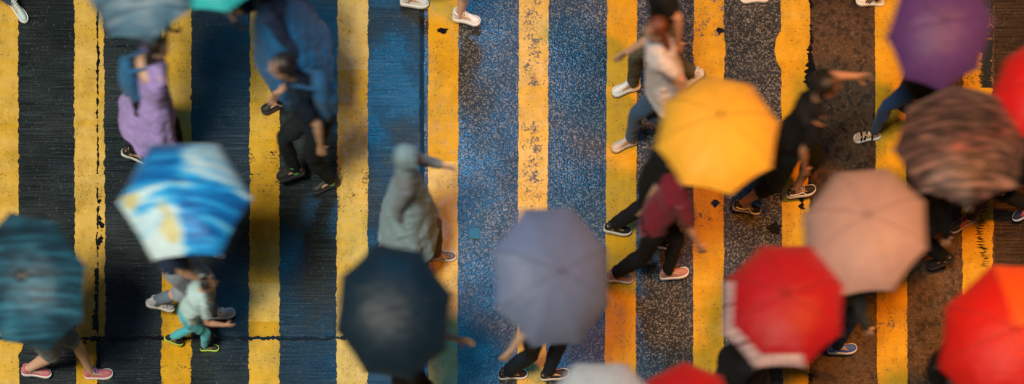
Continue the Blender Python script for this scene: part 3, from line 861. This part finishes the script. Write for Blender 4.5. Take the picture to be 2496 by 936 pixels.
# ------------------------------------------------------------------ umbrella cloths
def cm(name, col, **k): return canopy_mat(name, plain_col(col), **k)
def c_grey_stripe(nt):
    a = noise_n(nt, (1, 1, 1), s=2.0, detail=2, loc=(3, 0, 0)); b = noise_n(nt, (1.2, 14, 1), s=1.6, detail=5, rough=.7)
    x = math_n(nt, 'ADD', math_n(nt, 'MULTIPLY', a, .4), math_n(nt, 'MULTIPLY', b, .6))
    r = ramp(nt, [(.34, (.035, .022, .032)), (.46, (.07, .05, .065)), (.54, (.05, .16, .26)), (.66, (.30, .36, .42))]); nt.links.new(x, r.inputs[0]); return r.outputs[0]
def c_teal_stripe(nt):
    b = noise_n(nt, (.7, 9, 1), s=1.7, detail=4, rough=.7); a = noise_n(nt, (1, 1, 1), s=2.2, detail=2)
    x = math_n(nt, 'ADD', math_n(nt, 'MULTIPLY', a, .3), math_n(nt, 'MULTIPLY', b, .7))
    r = ramp(nt, [(.36, (.006, .018, .03)), (.47, (.008, .045, .08)), (.56, (.02, .13, .21)), (.68, (.10, .28, .40))]); nt.links.new(x, r.inputs[0]); return r.outputs[0]
def c_blue_swirl(nt):
    tc = nt.nodes.new('ShaderNodeTexCoord'); sp = nt.nodes.new('ShaderNodeSeparateXYZ'); nt.links.new(tc.outputs['Object'], sp.inputs[0])
    ns = noise_n(nt, (1, 1, 1), s=3.0, detail=3); st = noise_n(nt, (.9, 8, 1), s=1.8, detail=4, rough=.7)
    xx = math_n(nt, 'ADD', sp.outputs[0], math_n(nt, 'MULTIPLY', math_n(nt, 'SUBTRACT', ns, .5), .25))
    yy = math_n(nt, 'ADD', sp.outputs[1], math_n(nt, 'MULTIPLY', math_n(nt, 'SUBTRACT', ns, .5), .25))
    q = math_n(nt, 'MULTIPLY', math_n(nt, 'MULTIPLY', xx, yy), 16.0)          # opposite quarters alike
    x = math_n(nt, 'ADD', math_n(nt, 'MAXIMUM', math_n(nt, 'MINIMUM', math_n(nt, 'MULTIPLY', q, 1.1), .24), -.10), math_n(nt, 'SUBTRACT', math_n(nt, 'MULTIPLY', st, 1.7), .27))
    r = ramp(nt, [(.42, (.003, .12, .42)), (.54, (.006, .30, .78)), (.66, (.04, .50, .90)), (.84, (.62, .80, .86))]); nt.links.new(x, r.inputs[0])
    v = vor_n(nt, 5.5); sep = nt.nodes.new('ShaderNodeSeparateColor'); nt.links.new(v.outputs['Color'], sep.inputs[0])
    y1 = math_n(nt, 'MULTIPLY', math_n(nt, 'GREATER_THAN', sep.outputs[1], .90), math_n(nt, 'GREATER_THAN', q, .22))
    return mixc(nt, math_n(nt, 'MULTIPLY', y1, .75), r.outputs[0], (.62, .50, .08))
def c_pattern(nt):
    tc = nt.nodes.new('ShaderNodeTexCoord'); mp = nt.nodes.new('ShaderNodeMapping'); nt.links.new(tc.outputs['Object'], mp.inputs[0])
    wn = nt.nodes.new('ShaderNodeTexNoise'); wn.inputs['Scale'].default_value = 6.0; wn.inputs['Detail'].default_value = 3; nt.links.new(tc.outputs['Object'], wn.inputs['Vector'])
    vm = nt.nodes.new('ShaderNodeVectorMath'); vm.operation = 'MULTIPLY_ADD'; nt.links.new(wn.outputs['Color'], vm.inputs[0]); vm.inputs[1].default_value = (.12, .07, 0); nt.links.new(mp.outputs[0], vm.inputs[2])
    br = nt.nodes.new('ShaderNodeTexBrick'); nt.links.new(vm.outputs[0], br.inputs['Vector'])
    br.inputs['Scale'].default_value = 1.0; br.inputs['Brick Width'].default_value = .19; br.inputs['Row Height'].default_value = .082
    br.inputs['Mortar Size'].default_value = .012; br.inputs['Mortar Smooth'].default_value = .5
    br.inputs['Color1'].default_value = (.015, .013, .018, 1); br.inputs['Color2'].default_value = (.07, .045, .05, 1); br.inputs['Mortar'].default_value = (.010, .010, .014, 1)
    st = noise_n(nt, (2.0, 16, 1), s=1.8, detail=5, rough=.75)
    r = ramp(nt, [(.50, 0.0), (.62, .85)]); nt.links.new(st, r.inputs[0])
    c = mixc(nt, math_n(nt, 'MULTIPLY', r.outputs[0], .8), br.outputs['Color'], (.36, .24, .23))
    rd = noise_n(nt, s=2.4, detail=3, loc=(7, 2, 0)); rr = ramp(nt, [(.55, 0.0), (.62, .6)]); nt.links.new(rd, rr.inputs[0])
    return mixc(nt, math_n(nt, 'MULTIPLY', rr.outputs[0], r.outputs[0]), c, (.35, .04, .05))
def c_plaid(nt):
    tc = nt.nodes.new('ShaderNodeTexCoord'); sp = nt.nodes.new('ShaderNodeSeparateXYZ'); nt.links.new(tc.outputs['Object'], sp.inputs[0])
    def bars(s_, per, th):
        fr = math_n(nt, 'FRACT', math_n(nt, 'MULTIPLY', s_, per)); return math_n(nt, 'LESS_THAN', fr, th)
    a = math_n(nt, 'ADD', bars(sp.outputs[0], 16, .35), bars(sp.outputs[1], 16, .35))
    c = mixc(nt, math_n(nt, 'MULTIPLY', a, .35), (.66, .55, .60), (.26, .14, .19))
    return mixc(nt, math_n(nt, 'MULTIPLY', bars(sp.outputs[1], 3.1, .07), .9), c, (.12, .006, .02))

U = umbrella
# crown spots are where the crown shows; the tilt carries the rim the way the photograph shows it
g_teals = U('teal and navy streaked umbrella at the left edge above the pink sneakers', (44, 676), 1.62, .55, 8, 250, 22, [canopy_mat('streaked teal nylon', c_teal_stripe, .1)], rot=10)
g_grey = U('grey and brown streaked umbrella over the lilac dress at the top left', (318, -92), 2.0, .52, 8, 200, 12, [canopy_mat('streaked grey nylon', c_grey_stripe, .1)], rot=8)
g_blue = U('bright blue and white six-sided umbrella with streaks of yellow', (436, 442), 1.93, .585, 6, 100, 2, [canopy_mat('blue printed nylon', c_blue_swirl, .15, rough=.5)], rot=2)
g_teal = U('turquoise umbrella mostly beyond the top edge left of the blue poncho', (515, -150), 1.95, .52, 8, 120, 8, [cm('turquoise nylon', (.02, .42, .45), trans=.04)], rot=11)
g_navy = U('large plain navy black umbrella below the grey raincoat', (953, 752), 1.90, .53, 8, 268, 22, [cm('navy black nylon', (.002, .015, .030), trans=.04)], rot=14)
g_lav = U('large grey lavender umbrella in the lower middle of the crossing', (1368, 662), 1.90, .565, 8, 318, 27, [cm('lavender grey nylon', (.17, .215, .36), trans=.1)], rot=31)
g_yel = U('bright plain yellow umbrella between two yellow stripes', (1756, 280), 1.93, .55, 8, 90, 3, [cm('yellow nylon', (.95, .60, .06), trans=.3)], rot=12)
g_red = U('dark red umbrella with a pale plaid border below the salmon one', (1915, 716), 1.92, .555, 8, 225, 5, [cm('crimson nylon', (.38, .007, .016), trans=.12), canopy_mat('plaid border', c_plaid, .15)],
          panel_mat=lambda i, t: 1 if t > (.78 if i in (3, 4, 5) else .95) else 0, rot=20)
g_sal = U('pale salmon grey umbrella overlapping the plaid-bordered red one', (2114, 524), 1.95, .565, 8, 190, 7, [cm('pale salmon nylon', (.44, .33, .34), trans=.22)], rot=25)
g_pur = U('violet umbrella at the top right above the sandalled foot', (2302, 50), 1.90, .46, 8, 262, 20, [cm('violet nylon', (.085, .04, .22), trans=.1)], rot=6)
g_pat = U('black umbrella printed with rows of pinkish blocks at the right', (2362, 298), 1.86, .60, 8, 95, 8, [canopy_mat('printed black nylon', c_pattern, .06)], rot=4)
g_redr = U('small deep red umbrella cut by the right edge', (2556, 185), 1.9, .46, 8, 200, 10, [cm('deep red nylon', (.48, .008, .012), trans=.1)], rot=3)
g_ora = U('large red umbrella with orange panels in the bottom right corner', (2474, 800), 1.93, .63, 8, 230, 14, [cm('scarlet nylon', (.56, .012, .010), trans=.2), cm('orange nylon', (.85, .12, .015), trans=.3)],
          panel_mat=lambda i, t: 1 if i in (0, 1) else 0, rot=17)
g_whi = U('white umbrella cut by the bottom edge of the crossing', (1468, 1010), 1.95, .56, 8, 270, 4, [cm('white nylon', (.84, .86, .88), trans=.25)], rot=22.5)
g_redb = U('scarlet umbrella cut by the bottom edge beside the white one', (1678, 986), 1.93, .44, 8, 270, 4, [cm('bright red nylon', (.62, .010, .010), trans=.15)], rot=2)

# ------------------------------------------------------------------ people
def pr(*a, **k):
    try: return person(*a, **k)
    except Exception as e:
        print('PERSON FAILED', a[0], repr(e)); raise
BLK = cloth((.005, .006, .008)); NAVY = cloth((.015, .03, .075)); JEAN = cloth((.035, .08, .16)); GREYC = cloth((.16, .19, .22))
WHT = cloth((.62, .60, .62)); MAR = cloth((.20, .012, .03)); DKG = cloth((.05, .06, .06))

pr('person in pink sneakers and grey shorts under the teal streaked umbrella at left', (160, 915), 3,
   ((92, 917, .02, 12), (242, 917, 0, 0)), 1.70, SK2, shirt=cloth((.03, .13, .2)), legs=cloth((.13, .18, .22)), lower='shorts', shoes=(K_pink, K_pink),
   grip=g_teals, grip_hand=1, lean=.02)
pr('woman in a loose lilac dress with a blue backpack under the streaked grey umbrella', (400, 392), 0,
   ((330, 398, .03, 30), (458, 392, 0, 0)), 1.60, SK2, shirt=None, lower='leggings', legs=BLK, shoes=(K_blackw, K_blackw), female=True, hair_style='long',
   grip=g_grey, grip_hand=1, coat=(cloth((.34, .26, .60), .7), .52, .38, 'dress'), bag=('backpack', cloth((.02, .13, .30)), 'blue backpack on the back of the woman in the lilac dress'), turn=10)
pr('person in grey shorts and navy top with grey three-striped shoes under the blue umbrella', (470, 768), 6,
   ((395, 775, .12, 35, 12), (540, 770, 0, 0)), 1.70, SK, shirt=NAVY, legs=cloth((.22, .26, .32)), lower='capri', shoes=(K_stripe, K_stripe), grip=g_blue, grip_hand=-1, lean=.03, sleeve='short',
   arms={1: (.14, .05, -.46)}, socks=(cloth((.1, .14, .2)), .35))
pr('child in pale aqua top and cyan leggings with lime-soled black shoes at lower left', (490, 852), 2,
   ((512, 852, 0, 0), (424, 846, .05, 35)), 1.12, SK, shirt=cloth((.40, .58, .62)), legs=cloth((.06, .42, .50)), lower='leggings', shoes=(K_lime, K_lime), sleeve='short', lean=.05,
   arms={1: (.22, .06, -.38), -1: (-.16, .06, -.46)}, hair_style='short')
pr('person in a wide blue poncho and black trousers holding the turquoise umbrella', (738, 258), 186,
   ((800, 262, .05, 35), (672, 264, 0, 0, 200)), 1.72, SK, shirt=NAVY, legs=BLK, shoes=(K_black, K_black), grip=g_teal, grip_hand=1, sleeve='long',
   coat=(cloth((.010, .10, .26), .5), .66, .42, 'poncho'), socks=(WHT, .12), lean=.03)
pr('person in dark clothes and black trail shoes with a green band at the ankle', (800, 452), 188,
   ((716, 448, .09, 10), (796, 458, 0, 0, 200)), 1.72, SK, shirt=cloth((.004, .012, .026)), legs=cloth((.005, .010, .014)), shoes=(K_black, K_black), sleeve='short', lean=.035,
   socks=(m_plain('green sock band', (.2, .6, .2), .6), .16), arms={1: (.14, .07, -.44), -1: (-.16, .08, -.47)}, bag=('backpack', cloth((.015, .09, .22)), 'dark blue backpack on the person in black trail shoes'))
pr('person in a long pale grey hooded raincoat stepping right in a grey wave-striped shoe', (1014, 628), 0,
   ((948, 634, .06, 35), (1080, 630, 0, 0)), 1.56, SK2, shirt=GREYC, legs=cloth((.10, .07, .05)), shoes=(K_wave, K_wave), lean=.0, sleeve='long',
   coat=(cloth((.19, .29, .34), .6), .44, .32, 'poncho'), hood=cloth((.19, .29, .34), .6), arms={-1: (.34, .04, -.24), 1: (-.06, .02, -.50)})
pr('person in dark clothes holding the large navy umbrella below the picture edge', (1006, 1040), 0,
   ((940, 1045, .04, 30), (1070, 1040, 0, 0)), 1.72, SK, shirt=BLK, legs=BLK, shoes=(K_black, K_black), grip=g_navy, grip_hand=1, lean=.02, arms={-1: (.40, .06, -.30)}, sleeve='short')
pr('person in black trousers and slip-on shoes under the lavender umbrella', (1298, 915), 5,
   ((1250, 917, 0, 0), (1352, 925, .05, -5)), 1.72, SK2, shirt=cloth((.02, .05, .10)), legs=cloth((.008, .014, .024)), shoes=(K_blackw, K_blackw), grip=g_lav, grip_hand=-1, lean=.03,
   arms={1: (-.36, .12, -.36)})
pr('person in a black top and olive trousers in white basketball shoes with black soles', (1600, 212), 184,
   ((1690, 220, .06, 38), (1526, 222, 0, 0, 196)), 1.74, SK, shirt=BLK, legs=cloth((.09, .09, .07)), shoes=(K_bball, K_bball), lean=.03, sleeve='short', arms={1: (.26, .10, -.40), -1: (-.22, .1, -.44)})
pr('person in a loose white shirt and jeans with brown hair in cream sneakers', (1598, 345), 186,
   ((1672, 352, .06, 38), (1522, 357, 0, 0, 200)), 1.60, SK, shirt=WHT, legs=JEAN, shoes=(K_cream, K_cream), lean=.02, sleeve='short', female=True, hair=(.12, .035, .018), hair_style='long',
   coat=(cloth((.60, .56, .60), .8), .70, .27, 'blouse'), arms={1: (.24, .10, -.42), -1: (-.22, .1, -.42)})
pr('person in dark clothes and black slip-on shoes partly under the yellow umbrella', (1572, 592), 0,
   ((1628, 604, 0, 0, -14), (1502, 572, .03, 12)), 1.66, SK, shirt=BLK, legs=BLK, shoes=(K_blackw, K_blackw), lean=.03, arms={1: (-.2, .05, -.5), -1: (.2, .05, -.48)})
pr('person in a dark red shirt and black trousers under the yellow umbrella', (1574, 682), 4,
   ((1506, 686, .01, 12), (1642, 680, .05, -8)), 1.70, SK, shirt=MAR, legs=cloth((.005, .005, .006)), shoes=(dict(upper=m_plain('rose canvas', (.42, .20, .17), .8), sole=W_, lace=None),) * 2, grip=(g_yel[0], g_yel[1]), grip_hand=-1, lean=.05, sleeve='short')
pr('person in black with bare calf and black wave-striped shoe right of the yellow umbrella', (1884, 500), 8,
   ((1818, 514, 0, 8, -4), (1948, 486, .08, -5)), 1.70, SK3, shirt=BLK, legs=cloth((.008, .014, .014)), lower='capri', shoes=(K_waveb, K_waveb), lean=.04, sleeve='short', socks=None,
   arms={1: (-.05, .06, -.50), -1: (.44, .10, -.14)})
pr('woman in navy jeans and black strapped sandals under the violet umbrella', (2192, 332), 182,
   ((2258, 330, .06, 35), (2112, 338, 0, 0, 186)), 1.66, SK2, shirt=BLK, legs=cloth((.012, .05, .16)), lower='leggings', shoes=(K_sandal, K_sandal), grip=g_pur, grip_hand=1, lean=.03, female=True,
   coat=(cloth((.012, .014, .02)), .80, .27, 'coat'), sleeve='long')
pr('person in black trousers and pink and navy running shoes at the right edge', (2424, 536), 192,
   ((2500, 536, .06, 38), (2344, 550, 0, 0, 208)), 1.70, SK, shirt=BLK, legs=cloth((.005, .006, .01)), lower='leggings', shoes=(K_run, K_run), grip=g_redr, grip_hand=-1, lean=.02)
pr('person in black behind the salmon umbrella holding the printed black umbrella', (2222, 655), 178,
   ((2292, 660, .05, 35), (2160, 655, 0, 0)), 1.68, SK, shirt=BLK, legs=BLK, shoes=(K_black, K_black), grip=g_pat, grip_hand=1, lean=.02, sleeve='long')
pr('person in dark clothes and blue shoes beneath the salmon and plaid umbrellas', (1985, 866), 0,
   ((1908, 870, .02, 12), (2050, 860, .03, -5)), 1.70, SK, shirt=DKG, legs=NAVY, shoes=(dict(upper=BLU, sole=W_, lace=W_),) * 2, grip=g_sal, grip_hand=-1, lean=.03, sleeve='long')
pr('person in black holding the plaid-bordered red umbrella at the bottom edge', (1782, 1005), 0,
   ((1716, 1010, .05, 35), (1850, 1005, 0, 0)), 1.74, SK, shirt=BLK, legs=NAVY, shoes=(K_black, K_black), grip=g_red, grip_hand=-1, lean=.04, sleeve='long', arms={1: (-.3, .14, -.38)},
   coat=(cloth((.008, .009, .012)), .72, .30, 'coat'))
pr('person in black with a slate grey sleeve beside the red and orange umbrella', (2240, 1050), 0,
   ((2170, 1055, .05, 35), (2310, 1050, 0, 0)), 1.74, SK, shirt=cloth((.14, .19, .25)), legs=BLK, shoes=(K_black, K_black), grip=g_ora, grip_hand=-1, lean=.04, sleeve='long', bag=('backpack', BLK, 'black backpack on the person beside the red and orange umbrella'))
pr('person beyond the bottom edge holding the white umbrella', (1440, 1250), 0,
   ((1375, 1255, .05, 35), (1505, 1250, 0, 0)), 1.70, SK, shirt=cloth((.07, .03, .03)), legs=BLK, shoes=(K_black, K_black), grip=g_whi, grip_hand=-1, lean=.02)
pr('person beyond the bottom edge holding the scarlet umbrella', (1640, 1245), 0,
   ((1575, 1250, .05, 35), (1705, 1245, 0, 0)), 1.66, SK, shirt=NAVY, legs=BLK, shoes=(K_black, K_black), grip=g_redb, grip_hand=-1, lean=.02)
pr('person beyond the top left corner showing one pale blue sneaker', (0, 10), 190,
   ((44, 30, .0, 10, -48), (-60, -20, .0, 0)), 1.70, SK, shirt=NAVY, legs=JEAN, shoes=(dict(upper=m_plain('pale aqua knit', (.45, .62, .66), .6), sole=W_, lace=W_),) * 2)
pr('person beyond the top edge stepping right in plain white sneakers', (1078, 28), 0,
   ((1138, 58, .03, -5, -14), (1010, 14, .0, 6)), 1.70, SK2, shirt=WHT, legs=cloth((.35, .33, .34)), shoes=(K_white, K_white), lower='capri')
pr('person beyond the top edge showing the toe of a white shoe left of a stripe', (1900, -15), 180,
   ((1965, -18, .05, 35), (1838, 0, 0, 0)), 1.70, SK, shirt=BLK, legs=BLK, shoes=(K_white, K_white))
pr('person beyond the top edge showing a white shoe with dark side stripes', (2180, -12), 180,
   ((2250, -12, .05, 35), (2120, 8, 0, 0, 176)), 1.70, SK, shirt=BLK, legs=NAVY, shoes=(K_stripew, K_stripew))

# ------------------------------------------------------------------ CAMERA
cam = bpy.data.cameras.new('camera'); co = bpy.data.objects.new('camera', cam); COL.objects.link(co)
co.location = (CX, CY, H); co.rotation_euler = (0, 0, 0)
cam.sensor_width = 36; cam.lens = 36 * H / (2496 / 250.0)
cam.shift_y = (2943 - 468) / 2496; cam.shift_x = -27 / 2496
cam.clip_end = 400
cam.dof.use_dof = True; cam.dof.focus_distance = H - .05
APER = .47
cam.dof.aperture_fstop = cam.lens / 1000 / APER
cam.dof.aperture_ratio = .5
SC.camera = co

# ------------------------------------------------------------------ LIGHT
w = bpy.data.worlds.new('World'); SC.world = w; w.use_nodes = True
nt = w.node_tree; bg = nt.nodes['Background']
sky = nt.nodes.new('ShaderNodeTexSky'); sky.sky_type = 'NISHITA'; sky.sun_disc = False
SEL, SAZ = 66, 215
sky.sun_elevation = R(SEL); sky.sun_rotation = R(SAZ)
tint = nt.nodes.new('ShaderNodeMix'); tint.data_type = 'RGBA'; tint.blend_type = 'MULTIPLY'; tint.inputs[0].default_value = 1
nt.links.new(sky.outputs[0], tint.inputs[6]); tint.inputs[7].default_value = (1.0, .74, .50, 1)     # warm tint, as of town glow, added to offset greenish shade
nt.links.new(tint.outputs[2], bg.inputs[0]); bg.inputs[1].default_value = .02
def sun(energy, color, elev, azim, ang):
    l = bpy.data.lights.new('sun', 'SUN'); l.energy = energy; l.color = color; l.angle = R(ang)
    o = bpy.data.objects.new('sun', l); COL.objects.link(o)
    d = V((math.sin(R(azim)) * math.cos(R(elev)), math.cos(R(azim)) * math.cos(R(elev)), math.sin(R(elev))))
    o.rotation_mode = 'QUATERNION'; o.rotation_quaternion = d.to_track_quat('Z', 'Y'); o.location = d * 30
sun(2.35, (1, .90, .70), SEL, SAZ, 14)
def lamp(name, loc, target, power, color, size, spread=180, blend=None, cone=None):
    if cone:
        l = bpy.data.lights.new(name, 'SPOT'); l.spot_size = R(cone); l.spot_blend = blend; l.shadow_soft_size = size
    else:
        l = bpy.data.lights.new(name, 'AREA'); l.shape = 'RECTANGLE'; l.size = size[0]; l.size_y = size[1]; l.spread = R(spread)
    l.energy = power; l.color = color
    o = bpy.data.objects.new(name, l); COL.objects.link(o); o.location = loc
    d = V(loc) - V(target); o.rotation_mode = 'QUATERNION'; o.rotation_quaternion = d.to_track_quat('Z', 'Y')
# a tall blue lit sign above the far side of the road; the wet asphalt mirrors it
lamp('blue_sign_light', (-1.2, 8.4, 14.0), (-.5, -.7, 0), 24, (.02, .44, .95), (2.1, 7.6), spread=26)
# the orange street lamp over the right half
lamp('orange_street_lamp', (6.4, -2.2, 11.0), (3.4, 0, 0), 5000, (1.0, .31, .012), .6, cone=46, blend=.7)
# the white street lamp over the left half
lamp('white_street_lamp', (-5.5, -6.5, 12), (-3.4, 0, 0), 3300, (1.0, .94, .80), 1.2, cone=46, blend=.9)
SC.view_settings.view_transform = 'Standard'; SC.view_settings.look = 'None'; SC.view_settings.exposure = 0; SC.view_settings.gamma = 1
SC.cycles.use_denoising = True
SC.cycles.max_bounces = 6
